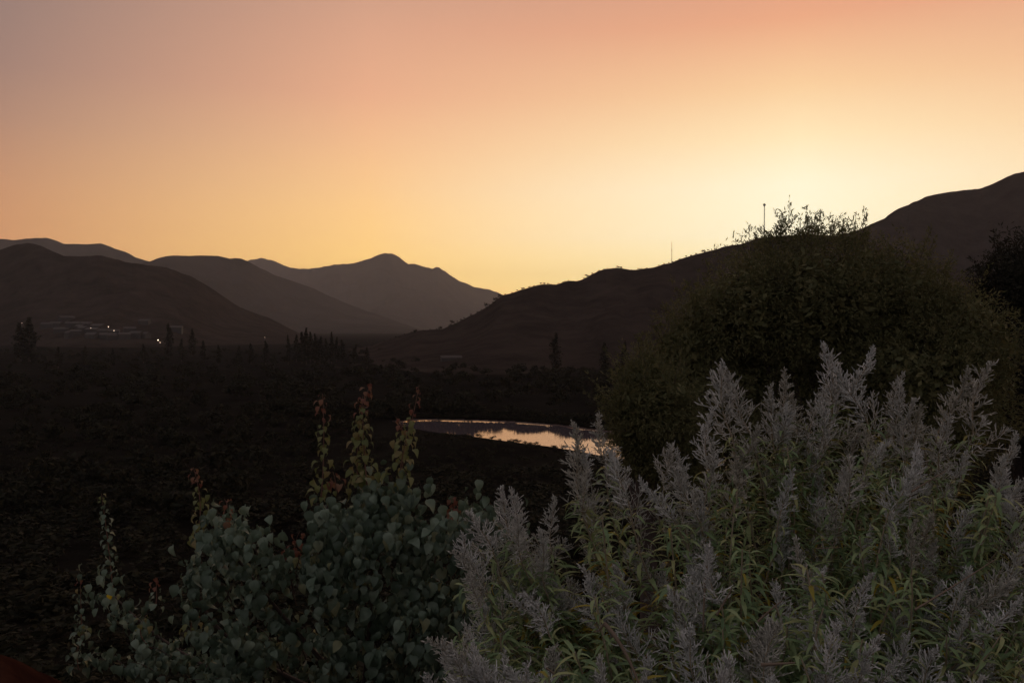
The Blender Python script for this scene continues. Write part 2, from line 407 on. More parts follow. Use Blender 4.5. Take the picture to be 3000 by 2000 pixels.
# bushes along the far bank
for i in range(330):
    f = i / 329; x = -70 + 150 * f + rng.normal() * 0.5
    yb = np.interp(x, far_shore[:, 0], far_shore[:, 1])
    h = 3.0 + 0.9 * rng.random() + np.interp(x, [-14, -8], [2.2, 0.0]) + 0.5 * math.sin(x * .45)
    spots.append((x, yb + 4.5 + 2.5 * rng.random(), h, h * 1.25))
    h = 1.2 + 0.7 * rng.random(); spots.append((x, yb + 2.4 + 1.2 * rng.random(), h, h * 1.8))
# wooded valley floor
k = 0
while k < 1500:
    y = 245 + 520 * rng.random() ** 1.4; x = (rng.random() - 0.5) * 1.5 * y
    if k % 5 == 0: y = 95 + 150 * rng.random(); x = -36 - 120 * rng.random()
    yb = np.interp(x, far_shore[:, 0], far_shore[:, 1])
    if y < yb + 8 and x > -36: continue
    h = 3 + 6 * rng.random() if 250 < y < 420 else 2.2 + 4.2 * rng.random()
    spots.append((x, y, h, h * (1.0 + 0.5 * rng.random()))); k += 1
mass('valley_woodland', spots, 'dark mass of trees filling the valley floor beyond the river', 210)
spots = []
k = 0
while k < 3600:
    y = 9 + 190 * rng.random() ** 0.8; x = (rng.random() - 0.5) * 1.7 * y
    P = np.array([[x, y]])
    if inside(P, lake)[0] or seg_dist(P, lake)[0] < 0.8 or y > np.interp(x, near_shore[::-1, 0], near_shore[::-1, 1]): continue
    h = (0.6 + 0.9 * rng.random()) * (1 + min(y, 80) / 90)
    if y > 140: h = 0.7 + 0.9 * rng.random()
    if y < 25: h *= 0.8
    spots.append((x, y, h, h * 2.0)); k += 1
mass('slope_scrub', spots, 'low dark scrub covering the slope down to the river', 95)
# shrubs on the crest of the right hill
Vs, Ts, k = [], [], 0
for i in range(330):
    p = ridgeE[rng.integers(10, len(ridgeE) - 60)]
    big = rng.random() < 0.06
    h = 4.5 + 2 * rng.random() if big else 1.5 + 1.8 * rng.random()
    V, T = round_v[rng.integers(5)]; sel = rng.permutation(len(T))[:120]
    Vq = V[T[sel]].reshape(-1, 3); Tq = np.arange(len(Vq)).reshape(-1, 4)
    d = nrm(p[:2]); off = rng.normal() * 12
    zz = p[2] - 0.14 * h - abs(off) * 0.16
    Vs.append(Vq * (h * 1.2, h * 1.2, h) + (p[0] + d[0] * off, p[1] + d[1] * off, zz)); Ts.append(Tq + k); k += len(Vq)
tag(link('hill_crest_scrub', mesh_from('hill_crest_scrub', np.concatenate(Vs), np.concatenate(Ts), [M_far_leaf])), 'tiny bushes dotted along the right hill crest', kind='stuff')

# poplars one can tell apart
pop_me = []
for s in range(4):
    V, T = tree_variant('poplar', 20 + s); pop_me.append(mesh_from('poplar_crown', V, T, [M_far_leaf]))
pop_tr = trunk_mesh('poplar_trunk', 0.85, 0.014)
def poplar(px, top, Y, label, group, wid=1.0):
    p = at(px, top, Y); z0 = gz(p[0], Y); h = p[2] - z0
    r = empty('poplar_tree', (p[0], Y, z0)); r.rotation_euler.z = rng.random() * 6.28
    tag(r, label, 'tree', group)
    for nm, me in (('crown', pop_me[rng.integers(4)]), ('trunk', pop_tr)):
        o = link(nm, me, r); o.scale = (h * wid, h * wid, h)
gp = 'poplars on the valley floor'
poplar(897, 965, 530, 'tallest poplar of the dark cluster at the foot of the hazy mountain', gp, 1.2)
poplar(844, 985, 520, 'lone slim poplar just left of the poplar cluster in the valley centre', gp)
poplar(971, 978, 530, 'pointed poplar standing right of the poplar cluster below the mountain', gp)
for x, y_, d in ((868, 984, 560), (884, 978, 540), (909, 976, 560), (923, 981, 545), (938, 988, 540), (955, 995, 560), (986, 990, 560), (1003, 996, 560)):
    poplar(x, y_, d, 'dark poplar in the dense cluster below the hazy mountain', gp, 1.4)
poplar(778, 1000, 520, 'thick poplar alone left of the cluster, below the left hill foot', gp, 1.4)
poplar(495, 951, 640, 'tall poplar right of the town lights against the left hill', gp, 1.3)
poplar(563, 967, 660, 'poplar right of the tall one near the town, with broad crown', gp, 1.5)
poplar(531, 995, 560, 'short poplar between the two taller ones beside the town', gp, 1.3)
poplar(595, 1000, 560, 'short stout poplar halfway between town and poplar cluster', gp, 1.6)
poplar(85, 936, 560, 'broad dark poplar at far left in front of the town', gp, 1.9)
poplar(58, 950, 560, 'lower poplar crowding the broad one at the far left', gp, 1.9)
for x, y_, d in ((640, 1012, 520), (700, 1016, 500), (735, 1008, 520), (1040, 1014, 500), (1075, 1020, 480), (420, 1010, 540), (250, 1016, 520), (330, 1022, 500), (170, 1018, 480)):
    poplar(x, y_, d, 'small dark poplar scattered along the valley floor between the larger ones', gp, 1.5)
poplar(1628, 981, 430, 'tall dark poplar in front of the right hill, above the river', gp, 1.5)
poplar(1770, 1008, 400, 'left one of two dark poplars left of the big willow', gp, 1.5)
poplar(1829, 1006, 410, 'right one of two dark poplars left of the big willow', gp, 1.5)

# ------------------------------------------------------------------ town
M_wall = plain_mat('house_wall', (0.045, 0.04, 0.037)); M_roof = plain_mat('house_roof', (0.045, 0.035, 0.03)); M_pane = plain_mat('dark_pane', (0.03, 0.03, 0.035), 0.2)
M_lamp = plain_mat('lit_lamp', (0.8, 0.7, 0.6), 0.5, (1.0, 0.74, 0.52), 5.0)
from mathutils.bvhtree import BVHTree
_v, _p = [], []
for o_ in (bpy.data.objects['left_hill'], bpy.data.objects['ground'], bpy.data.objects['right_hill']):
    k0 = len(_v); _v += [v.co.copy() for v in o_.data.vertices]; _p += [[i + k0 for i in f.vertices] for f in o_.data.polygons]
_bvh = BVHTree.FromPolygons(_v, _p)
def on_land(px, py):
    """where the line of sight through a picture point meets hill or valley floor"""
    d = Vector(FWD + (px - 1500) / FPX * RGT + (1000 - py) / FPX * UPV).normalized()
    return np.array(_bvh.ray_cast(Vector(CAM) + d * 300, d)[0])
def house(px, py, Y, w, h, d, label, group):
    p = on_land(px, py + 4)
    r = empty('house', p); r.rotation_euler.z = rng.normal() * 0.35
    tag(r, label, 'house', group)
    mb = MB(); mb.box((-w / 2, -d / 2, -3), (w / 2, d / 2, h)); link('wall', mb.mesh('wall', [M_wall]), r)
    mb = MB(); e = 0.4; rh = h + 0.28 * d
    mb.add([(-w / 2 - e, -d / 2 - e, h + .02), (w / 2 + e, -d / 2 - e, h + .02), (w / 2 + e, d / 2 + e, h + .02), (-w / 2 - e, d / 2 + e, h + .02), (-w / 2 - e, 0, rh), (w / 2 + e, 0, rh)], [(0, 1, 5, 4), (2, 3, 4, 5), (3, 2, 1, 0)])
    mb.add([(-w / 2 - e, -d / 2 - e, h + .02), (-w / 2 - e, d / 2 + e, h + .02), (-w / 2 - e, 0, rh), (w / 2 + e, -d / 2 - e, h + .02), (w / 2 + e, d / 2 + e, h + .02), (w / 2 + e, 0, rh)], [(1, 0, 2), (3, 4, 5)])
    link('roof', mb.mesh('roof', [M_roof]), r)
hp = [(165, 951), (195, 938), (215, 953), (238, 962), (255, 955), (205, 984), (222, 980), (272, 970), (245, 968), (290, 962), (300, 975), (328, 976), (345, 985), (362, 988), (335, 990), (380, 972), (425, 946), (400, 985), (420, 984), (180, 968), (270, 985), (515, 968), (312, 988), (140, 955)]
for x, y_ in hp:
    house(x, y_, 1000 + 80 * rng.random(), 9 + 8 * rng.random(), 3 + 2.2 * rng.random(), 8, 'small pale house among the far town below the left hill', 'houses of the far town')
house(1322, 1050, 480, 12, 1.3, 5, 'long low shed alone at the foot of the right hill', None)
def street_lamp(px, py, Y, label, s=0.45):
    p = on_land(px, py + 14); h = 14 / FPX * p[1]
    r = empty('street_lamp', p); tag(r, label, 'lamp', 'lit lamps of the far town')
    mb = MB(); mb.tube([(0, 0, -1), (0, 0, h - s * .8)], [0.12, 0.08], 6); link('pole', mb.mesh('pole', [M_metal]), r)
    mb = MB(); n_ = 8
    rings = [(math.sin(a), math.cos(a)) for a in np.linspace(0.15, math.pi - 0.15, 6)]
    mb.tube([(0, 0, h - s * c) for _, c in rings], [s * q for q, _ in rings], n_); link('lamp_globe', mb.mesh('lamp_globe', [M_lamp]), r)
for x, y_, lb, s in ((64, 946, 'lit lamp alone at the far left edge of the town', .4), (266, 961, 'lit lamp left of the bright pair of town lights', .45), (318, 957, 'topmost of the stacked bright town lamps', .5),
                     (310, 966, 'brightest warm lamp in the middle of the town', .75), (309, 978, 'lowest of the three stacked town lamps', .4), (334, 968, 'small lamp just right of the stacked town lamps', .4),
                     (391, 976, 'faint lamp right of the town centre', .35), (463, 996, 'bright lamp low at the right end of the town', .7), (469, 1003, 'dim lamp just beneath the bright right-end lamp', .4), (776, 988, 'single faint lamp right of town above the lone thick poplar', .35)):
    street_lamp(x, y_, 985, lb, s * .7)

# ------------------------------------------------------------------ masts on the right hill
def mast(px, base, top, w, label, head):
    Y = float(np.interp(px, np.arange(PE[0][0], PE[-1][0] + 1, 5)[:len(ridgeE)], ridgeE[:, 1]))
    b = at(px, base, Y); tp = at(px, top, Y); h = tp[2] - b[2]
    r = empty('radio_mast', b); tag(r, label, 'mast', 'masts on the right hill')
    mb = MB()
    for a in (0, 2.09, 4.19):
        mb.tube([(w * math.cos(a), w * math.sin(a), -2), (w * .35 * math.cos(a), w * .35 * math.sin(a), h * .97)], [w * .28, w * .2], 4)
    for k in range(9):
        f = k / 9; g_ = (k + 1) / 9; q = w * (1 - .65 * f); q2 = w * (1 - .65 * g_)
        for j in range(3):
            a, c = 2.094 * j, 2.094 * (j + 1)
            mb.tube([(q * math.cos(a), q * math.sin(a), h * f * .97), (q2 * math.cos(c), q2 * math.sin(c), h * g_ * .97)], w * .12, 4)
    link('lattice_tower', mb.mesh('lattice_tower', [M_metal]), r)
    if head:
        mb = MB()
        for a in (0.3, 2.4, 4.5): mb.box((1.0 * math.cos(a) - .35, 1.0 * math.sin(a) - .35, h * .93), (1.0 * math.cos(a) + .35, 1.0 * math.sin(a) + .35, h * .985))
        mb.tube([(0, 0, h * .9), (0, 0, h)], .45, 8)
        link('antenna_head', mb.mesh('antenna_head', [M_metal]), r)
    else:
        mb = MB(); mb.tube([(0, 0, h * .8), (0, 0, h)], .16, 5); mb.box((-.5, -.2, h * .6), (.5, .2, h * .63)); link('antenna', mb.mesh('antenna', [M_metal]), r)
mast(1968, 771, 708, 0.4, 'thin radio mast leftmost on the right hill skyline', False)
mast(2173, 716, 688, 0.3, 'short faint mast between the two taller ones on the skyline', False)
mast(2239, 696, 596, 0.75, 'tallest mast with antenna head rising beside the big tree top', True)

# ------------------------------------------------------------------ near trees
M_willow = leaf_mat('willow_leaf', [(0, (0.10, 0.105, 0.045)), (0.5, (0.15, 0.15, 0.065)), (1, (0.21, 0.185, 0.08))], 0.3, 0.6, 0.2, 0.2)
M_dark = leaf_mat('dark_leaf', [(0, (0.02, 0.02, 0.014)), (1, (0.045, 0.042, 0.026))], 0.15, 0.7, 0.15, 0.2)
def leaf_diamonds(P, dirs, ln, wd, g):
    n_ = len(P); b = nrm(np.cross(dirs, g.normal(size=(n_, 3))))
    up = np.cross(dirs, b)
    m = P + dirs * ln * 0.5 + up * ln * 0.08
    V = np.stack([P, m + b * wd, P + dirs * ln, m - b * wd], 1).reshape(-1, 3)
    return V, np.arange(4 * n_).reshape(n_, 4)
def leafy_tree(name, label, cat, lobes, Y, depth, n_in, n_out, n_sprig, seed, mat, ln=0.10, top_sprigs=None, trunk_px=None):
    g = np.random.default_rng(seed)
    sc = Y / FPX
    C = np.array([at(x, y_, Y + g.normal() * depth * 0.3) for x, y_, r_ in lobes]); Rd = np.array([r_ * sc for *_, r_ in lobes])
    tx = trunk_px if trunk_px else np.mean([q[0] for q in lobes])
    bx, by = at(tx, 1000, Y + 0.3)[:2]; bz = gz(bx, by)
    root = empty(name, (bx, by, bz)); base = np.array([bx, by, bz]); tag(root, label, cat)
    w = Rd ** 2 / (Rd ** 2).sum()
    Vs, Ts, k = [], [], 0
    def put(V, T):
        nonlocal k
        Vs.append(V - base); Ts.append(T + k); k += len(V)
    for c, r_, wi_ in zip(C, Rd, w):
        V, T = blob_quads(c, (r_ * .8, r_ * .8, r_ * .8), int(n_in * wi_), 0.075, seed + int(r_ * 1000), 0.35); put(V, T)
        m_ = int(n_out * wi_)
        d = nrm(g.normal(size=(m_, 3))); lump = 1 + 0.14 * np.sin(d[:, :1] * 6 + c[0]) + 0.12 * np.sin(d[:, 1:2] * 7 + c[1] * 3) + 0.12 * np.sin(d[:, 2:] * 8 + c[2] * 5)
        P = c + d * r_ * lump * (0.66 + 0.4 * g.random((m_, 1)) ** 0.8)
        V, T = leaf_diamonds(P, nrm(d * 0.7 + g.normal(size=(m_, 3)) * 0.7 + (0, 0, -0.25)), ln * (0.6 + 0.7 * g.random((m_, 1))), ln * 0.11, g); put(V, T)
    tw = MB()
    def sprig(p, d, lng):
        pts = np.array([p + d * lng * f + np.array([0, 0, 0.12 * lng * f * f]) for f in np.linspace(0, 1, 4)])
        tw.tube(pts - base, [0.006, 0.005, 0.004, 0.002], 3)
        m_ = int(14 + 46 * lng)
        f = g.random((m_, 1)) ** 1.2; P = g.normal(size=(m_, 3)) * 0.035 * (1.3 - f) + p + d * lng * f + np.array([0, 0, 1.0]) * 0.12 * lng * f * f
        V, T = leaf_diamonds(P, nrm(d * 0.9 + g.normal(size=(m_, 3)) * 0.6), ln * (0.55 + 0.6 * g.random((m_, 1))), ln * 0.12, g); put(V, T)
    for _ in range(n_sprig):
        i = g.choice(len(C), p=w); d = nrm(g.normal(size=3) + (0, -0.3, 0.35)); sprig(C[i] + d * Rd[i] * 0.9, nrm(d + (0, 0, 0.7)), 0.25 + 0.35 * g.random())
    for (x, y_, topy) in (top_sprigs or []):
        p = at(x, y_, Y + g.normal() * 0.5); lng = (y_ - topy) * sc
        for _ in range(5): sprig(p + g.normal(size=3) * 0.13, nrm((g.normal() * 0.42, g.normal() * 0.3, 1)), lng * (0.35 + 0.62 * g.random()))
    tag(link('crown', mesh_from('crown', np.concatenate(Vs), np.concatenate(Ts), [mat]), root), kind=None)
    tag(link('twigs', tw.mesh('twigs', [M_bark]), root), kind='stuff')
    mb = MB(); top = C.mean(0) - base
    mb.tube([(0, 0, -0.3), (0.05, 0, top[2] * .3), (top[0] * .3, top[1] * .3, top[2] * .6)], [0.26, 0.2, 0.15], 9); link('trunk', mb.mesh('trunk', [M_bark], True), root)
    mb = MB(); s0 = np.array([top[0] * .3, top[1] * .3, top[2] * .6])
    for c, r_ in zip(C, Rd):
        e = c - base; mid = (s0 + e) / 2 + g.normal(size=3) * 0.25; mb.tube([s0, mid, e, e + nrm(e - mid) * r_ * .7], [0.12, 0.08, 0.05, 0.015], 6)
    link('limbs', mb.mesh('limbs', [M_bark], True), root)
tops = [(2225, 715, 685), (2250, 710, 672), (2268, 705, 660), (2288, 705, 640), (2310, 700, 618), (2320, 705, 650), (2345, 700, 622), (2360, 705, 650), (2385, 700, 628), (2405, 700, 640), (2425, 705, 646), (2440, 700, 640), (2460, 705, 634), (2490, 705, 636), (2515, 705, 645), (2545, 705, 645), (2230, 715, 680), (2300, 715, 660), (2370, 715, 660), (2400, 715, 665), (2480, 715, 668), (2350, 715, 650)]
willow_lobes = [(2380, 890, 190), (2270, 860, 150), (2480, 860, 160), (2190, 900, 150), (2080, 970, 140), (2010, 1060, 125), (1980, 1160, 110), (2620, 860, 150), (2730, 930, 150), (2840, 1010, 130), (2400, 1080, 270), (2150, 1120, 180), (2650, 1130, 240), (2250, 1290, 230), (2550, 1320, 260), (2070, 1250, 140), (2800, 1200, 170)]
leafy_tree('willow_tree', 'large round-crowned dark olive tree whose top breaks the skyline', 'tree', willow_lobes, 17.0, 1.5, 52000, 110000, 520, 31, M_willow, 0.10, tops, 2400)
leafy_tree('willow_tree', 'smaller olive-green tree left of the big round crown, above the river', 'tree', [(1890, 1115, 85), (1850, 1190, 75), (1930, 1210, 110), (1880, 1290, 100), (1960, 1320, 120)], 15.0, 0.6, 7000, 22000, 120, 37, M_willow, 0.09, None, 1900)
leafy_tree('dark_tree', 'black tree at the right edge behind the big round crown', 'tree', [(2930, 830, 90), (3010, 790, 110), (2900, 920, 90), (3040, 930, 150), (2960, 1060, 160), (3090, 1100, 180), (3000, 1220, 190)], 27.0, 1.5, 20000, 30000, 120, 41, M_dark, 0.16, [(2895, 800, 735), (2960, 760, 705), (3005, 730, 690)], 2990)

# ------------------------------------------------------------------ foreground leaves
def leaf_mesh(name, ln, wd, prof, fold, bend, mat, twist=0.0, wave=0.0, seed=0):
    """blade along +Y, face up +Z, folded along the midrib and arched downwards"""
    g = np.random.default_rng(seed); n_ = len(prof)
    V = []; T = []
    for i, (f, w) in enumerate(prof):
        a = bend * f
        y_ = ln * (math.sin(a) / bend if abs(bend) > 1e-3 else f); z = -ln * ((1 - math.cos(a)) / bend if abs(bend) > 1e-3 else 0)
        tw_ = twist * f
        for sgn in (-1, 0, 1):
            x = sgn * wd * 0.5 * w; h = abs(x) * fold + (wave * wd * math.sin(f * 9 + sgn * 2) * abs(sgn))
            V.append((x * math.cos(tw_) - h * math.sin(tw_) * 0.5, y_ - (0.0), z + h * math.cos(tw_) + x * math.sin(tw_)))
    for i in range(n_ - 1):
        for j in (0, 1): a = i * 3 + j; T.append((a, a + 1, a + 4, a + 3))
    return np.array(V), np.array(T)
def basis(yd, zd):
    y_ = nrm(yd); x = nrm(np.cross(y_, zd)); z = np.cross(x, y_)
    return np.stack([x, y_, z], -1)       # columns
class Leaves:
    def __init__(s, base): s.items = []; s.base = np.asarray(base, float)
    def add(s, pos, yd, zd, scale, kind, var, prio=0, on=None): s.items.append((np.asarray(pos, float), basis(yd, zd), scale, kind, var, prio, on))
    def build(s, root, shapes, mats, shared, n_obj, mass_name, mass_label=None):
        it = s.items
        def size(q):
            d = q[0] - CAM; return q[2] / max(0.3, np.linalg.norm(d)) * (1 + q[5])
        def inview(q):
            d = q[0] - CAM; px = 1500 + FPX * d[0] / d[1]; py = 960 - FPX * d[2] / d[1]; return 0 < px < 3000 and py < 2000
        order = sorted(range(len(it)), key=lambda i: -(size(it[i]) + (10 if inview(it[i]) else 0)))
        for i in order[:n_obj]:
            p, B, sc, kind, var, _, on = it[i]
            M = Matrix([[*(B[r_] * sc), (p - s.base)[r_]] for r_ in range(3)] + [[0, 0, 0, 1]])
            link('leaf', shared[kind][var], on or root, M=M)
        Vs, Ts, Ms, k = [], [], [], 0
        for i in order[n_obj:]:
            p, B, sc, kind, var, _, on = it[i]; V, T = shapes[kind][var]
            Vs.append((V * sc) @ B.T + (p - s.base)); Ts.append(T + k); Ms.append(np.full(len(T), kind)); k += len(V)
        if Vs: tag(link(mass_name, mesh_from(mass_name, np.concatenate(Vs), np.concatenate(Ts), mats, np.concatenate(Ms), True), root), kind='stuff')
def bez(a, b, c, n_):
    f = np.linspace(0, 1, n_)[:, None]; return (1 - f) ** 2 * a + 2 * f * (1 - f) * b + f * f * c

# ------------------------------------------------------------------ apricot with upright shoots
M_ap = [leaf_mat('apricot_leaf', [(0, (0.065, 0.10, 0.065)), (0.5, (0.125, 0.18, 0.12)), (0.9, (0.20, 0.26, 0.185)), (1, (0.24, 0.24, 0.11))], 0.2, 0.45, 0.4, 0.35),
        leaf_mat('apricot_shoot_leaf', [(0, (0.13, 0.16, 0.06)), (0.6, (0.19, 0.21, 0.08)), (1, (0.24, 0.2, 0.09))], 0.35, 0.5, 0.3, 0.2),
        leaf_mat('apricot_red_leaf', [(0, (0.15, 0.055, 0.04)), (0.5, (0.20, 0.085, 0.055)), (1, (0.24, 0.14, 0.08))], 0.35, 0.5, 0.3, 0.2)]
M_yellow = leaf_mat('yellow_leaf', [(0, (0.6, 0.42, 0.02)), (1, (0.7, 0.5, 0.03))], 0.2, 0.6, 0.2, 0.1)
M_redstem = plain_mat('red_brown_stem', (0.16, 0.08, 0.055), 0.7)
ap_prof = [(0, .04), (.1, .07), (.16, .55), (.3, .95), (.47, 1.0), (.66, .78), (.83, .4), (.94, .12), (1, .01)]
ap_shapes0 = [leaf_mesh('a', 1.0, w, ap_prof, fd, bd, None, tw_, wv, i) for i, (w, fd, bd, tw_, wv) in enumerate([(.66, .45, 1.0, .15, .06), (.6, .6, 1.5, -.4, .07), (.72, .35, .7, .45, .07), (.62, .5, 1.9, -.2, .06)])]
ap_shapes = {k: ap_shapes0 for k in (0, 1, 2)}
ap_shared = {k: [mesh_from('apricot_leaf', V, T, [M_ap[k]], None, True) for V, T in ap_shapes0] for k in (0, 1, 2)}
AP_BASE = np.array([at(1050, 1000, 5.0)[0], 5.0, 0.0]); AP_BASE[2] = gz(AP_BASE[0], AP_BASE[1])
ap_root = empty('apricot_tree', AP_BASE)
tag(ap_root, 'dark broad-leaved bush with upright red-tipped shoots, left of the grey flowering bush', 'bush')
apl = Leaves(AP_BASE)
g = np.random.default_rng(77)
crown_hub = at(1080, 2350, 4.7)
tr = MB(); tr.tube(np.array([AP_BASE + (0, 0, -.2), AP_BASE * .5 + crown_hub * .5 + (0.03, 0, 0), crown_hub]) - AP_BASE, [0.05, 0.045, 0.035], 8); link('trunk', tr.mesh('trunk', [M_bark], True), ap_root)
def drape(p, outward, sc, kind=0, prio=0, on=None):
    o = nrm(outward + g.normal(size=3) * 0.38)
    yd = o * 0.6 + np.array([0, 0, -0.85]) + g.normal(size=3) * 0.25
    zd = o * 0.9 + np.array([0, -0.25, 0.55]) + g.normal(size=3) * 0.25
    apl.add(p, yd, zd, sc, kind, int(g.integers(4)), prio, on)
def branch(pts, dens=55, r0=0.008, sc=0.075, spread=0.05):
    """leafy branch through given points"""
    pts = np.array(pts); c = bez(pts[0], pts[1] * 2 - (pts[0] + pts[2]) / 2, pts[2], 12)
    mb = MB(); mb.tube(c - AP_BASE, np.linspace(r0, r0 * .3, 12), 5); bo = link('branch', mb.mesh('branch', [M_bark], True), ap_root)
    ln_ = np.linalg.norm(np.diff(c, axis=0), axis=1).sum(); m_ = int(ln_ * dens)
    for f in np.linspace(0.25, 1, m_):
        i = min(10, int(f * 11)); p = c[i] + (c[i + 1] - c[i]) * (f * 11 - i)
        out = nrm(np.array([g.normal(), g.normal() - 0.7, 0.1]))
        drape(p + out * spread * (0.3 + g.random()) + (0, 0, g.normal() * 0.02), out, sc * (0.45 + 0.85 * g.random()), on=bo)
# main crown: tips of leafy twigs inside the outline, thick in the middle
outline = np.array([(590, 1560), (620, 1525), (680, 1510), (745, 1525), (800, 1590), (840, 1650), (890, 1660), (905, 1560), (930, 1480), (1000, 1455), (1080, 1400), (1150, 1395), (1210, 1430), (1245, 1470), (1290, 1500), (1350, 1490), (1420, 1450), (1500, 1480), (1560, 1700), (1500, 2080), (250, 2080), (260, 1900), (330, 1860), (420, 1890), (560, 1830), (580, 1700)], float)
holes = [(690, 1655, 80), (745, 1705, 62), (880, 1745, 72), (1150, 1640, 62), (1000, 1790, 48), (620, 1800, 55), (1290, 1620, 45)]
k = 0
while k < 138:
    x, y_ = 250 + 1300 * g.random(), 1400 + 680 * g.random()
    if not inside(np.array([[x, y_]]), outline)[0] or any(math.hypot(x - a, y_ - b) < c for a, b, c in holes): continue
    if x < 560 and g.random() < 0.35: continue
    Y = 4.1 + 0.9 * g.random() + (0.5 if x < 560 else 0)
    tip = at(x, y_, Y); st = tip + nrm(crown_hub - tip + (0, 0.2, 0)) * (0.22 + 0.12 * g.random()); mid = (tip + st) / 2 + (0, 0, 0.04)
    branch([st, mid, tip], 115, 0.004, 0.072, 0.06); k += 1
# long arching boughs
for (a, b, c) in (((1050, 2050, 4.6), (760, 1720, 4.3), (640, 1540, 4.2)), ((1050, 2050, 4.6), (950, 1750, 4.3), (960, 1480, 4.2)), ((1060, 2050, 4.6), (1090, 1700, 4.3), (1085, 1420, 4.3)),
                  ((1080, 2050, 4.6), (1200, 1700, 4.4), (1200, 1440, 4.3)), ((1100, 2050, 4.6), (1350, 1750, 4.6), (1420, 1470, 4.6)), ((1000, 2050, 4.6), (650, 1850, 4.5), (590, 1640, 4.6)), ((980, 2080, 4.6), (600, 1950, 4.9), (330, 1740, 5.2)),
                  ((980, 2080, 4.6), (700, 1950, 4.5), (820, 1640, 4.2))):
    branch([at(*a), at(*b), at(*c)], 110, 0.014, 0.068, 0.08)
for x, y_, Y, n_ in ((640, 1530, 4.2, 40), (720, 1560, 4.2, 40), (780, 1620, 4.2, 30), (960, 1520, 4.2, 45), (1080, 1440, 4.3, 45), (1180, 1440, 4.3, 45), (1130, 1560, 4.2, 45), (1000, 1600, 4.2, 50), (1230, 1560, 4.3, 40), (1400, 1500, 4.6, 50), (300, 1730, 5.2, 22), (360, 1790, 5.2, 22), (620, 1620, 4.5, 30)):
    for _ in range(n_):
        p = at(x + g.normal() * 42, y_ + g.normal() * 38, Y + g.normal() * 0.08); drape(p, nrm(np.array([(x - 1050) / 700 + g.normal() * .5, -0.9, 0.1])), 0.066 * (0.65 + .6 * g.random()))
# upright shoots
def shoot(bx, by, tx, ty, Y, red=0.25, dens=1.0, sc=0.04, lowdark=0.0):  # lowdark: light falloff on the leftmost shoots, put into the colour as darker leaves
    a, c = at(bx, by, Y), at(tx, ty, Y); m_ = a * .5 + c * .5 + np.array([g.normal() * .035, g.normal() * .02, 0]); cv = bez(a, m_, c, 10)
    mb = MB(); mb.tube(cv - AP_BASE, np.linspace(0.004, 0.0012, 10), 5); so = link('shoot', mb.mesh('shoot', [M_redstem], True), ap_root)
    ln_ = np.linalg.norm(c - a); n_ = int(ln_ / 0.0115 * dens)
    for i in range(n_):
        f = (i + g.random() * .5) / n_; p = (1 - f) ** 2 * a + 2 * f * (1 - f) * m_ + f * f * c; an = i * 2.4 + g.normal() * .4
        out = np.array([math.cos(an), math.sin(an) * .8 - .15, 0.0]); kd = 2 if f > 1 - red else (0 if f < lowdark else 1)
        s_ = sc * (1.3 - 0.68 * f) * (0.6 + .75 * g.random())
        apl.add(p + out * s_ * (.25 + .5 * g.random()) + (0, 0, s_ * .15), out * .85 + np.array([0, 0, -.5]) + g.normal(size=3) * .28, out * .6 + np.array([0, -.2, .75]) + g.normal(size=3) * .15, s_, kd, int(g.integers(4)), 3, so)
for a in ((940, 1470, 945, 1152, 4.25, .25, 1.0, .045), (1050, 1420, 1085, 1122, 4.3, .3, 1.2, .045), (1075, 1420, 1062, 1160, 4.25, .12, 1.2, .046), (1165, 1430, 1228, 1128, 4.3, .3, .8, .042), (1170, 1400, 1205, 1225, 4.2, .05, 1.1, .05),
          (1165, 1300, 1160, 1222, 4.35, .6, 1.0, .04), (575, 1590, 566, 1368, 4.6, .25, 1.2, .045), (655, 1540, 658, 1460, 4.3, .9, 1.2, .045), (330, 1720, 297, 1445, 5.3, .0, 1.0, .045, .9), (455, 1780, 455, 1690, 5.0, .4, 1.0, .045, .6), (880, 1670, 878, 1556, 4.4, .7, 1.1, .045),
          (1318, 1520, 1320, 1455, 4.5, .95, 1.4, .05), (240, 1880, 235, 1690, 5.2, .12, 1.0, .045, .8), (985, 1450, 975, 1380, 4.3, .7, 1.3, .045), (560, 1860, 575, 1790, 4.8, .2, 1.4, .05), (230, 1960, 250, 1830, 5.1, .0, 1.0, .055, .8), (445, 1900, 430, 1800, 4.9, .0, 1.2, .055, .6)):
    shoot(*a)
apl.build(ap_root, ap_shapes, M_ap, ap_shared, 300, 'foliage')
V, T = ap_shapes0[2]
yl = link('leaf', mesh_from('yellow_leaf', V, T, [M_yellow], None, True), ap_root)
B = basis((0.2, -.3, -.8), (0.1, -1, .2)) * 0.045; p = at(320, 1735, 5.1) - AP_BASE
yl.matrix_basis = Matrix([[*B[r_], p[r_]] for r_ in range(3)] + [[0, 0, 0, 1]]); yl['label'] = 'single bright yellow leaf'

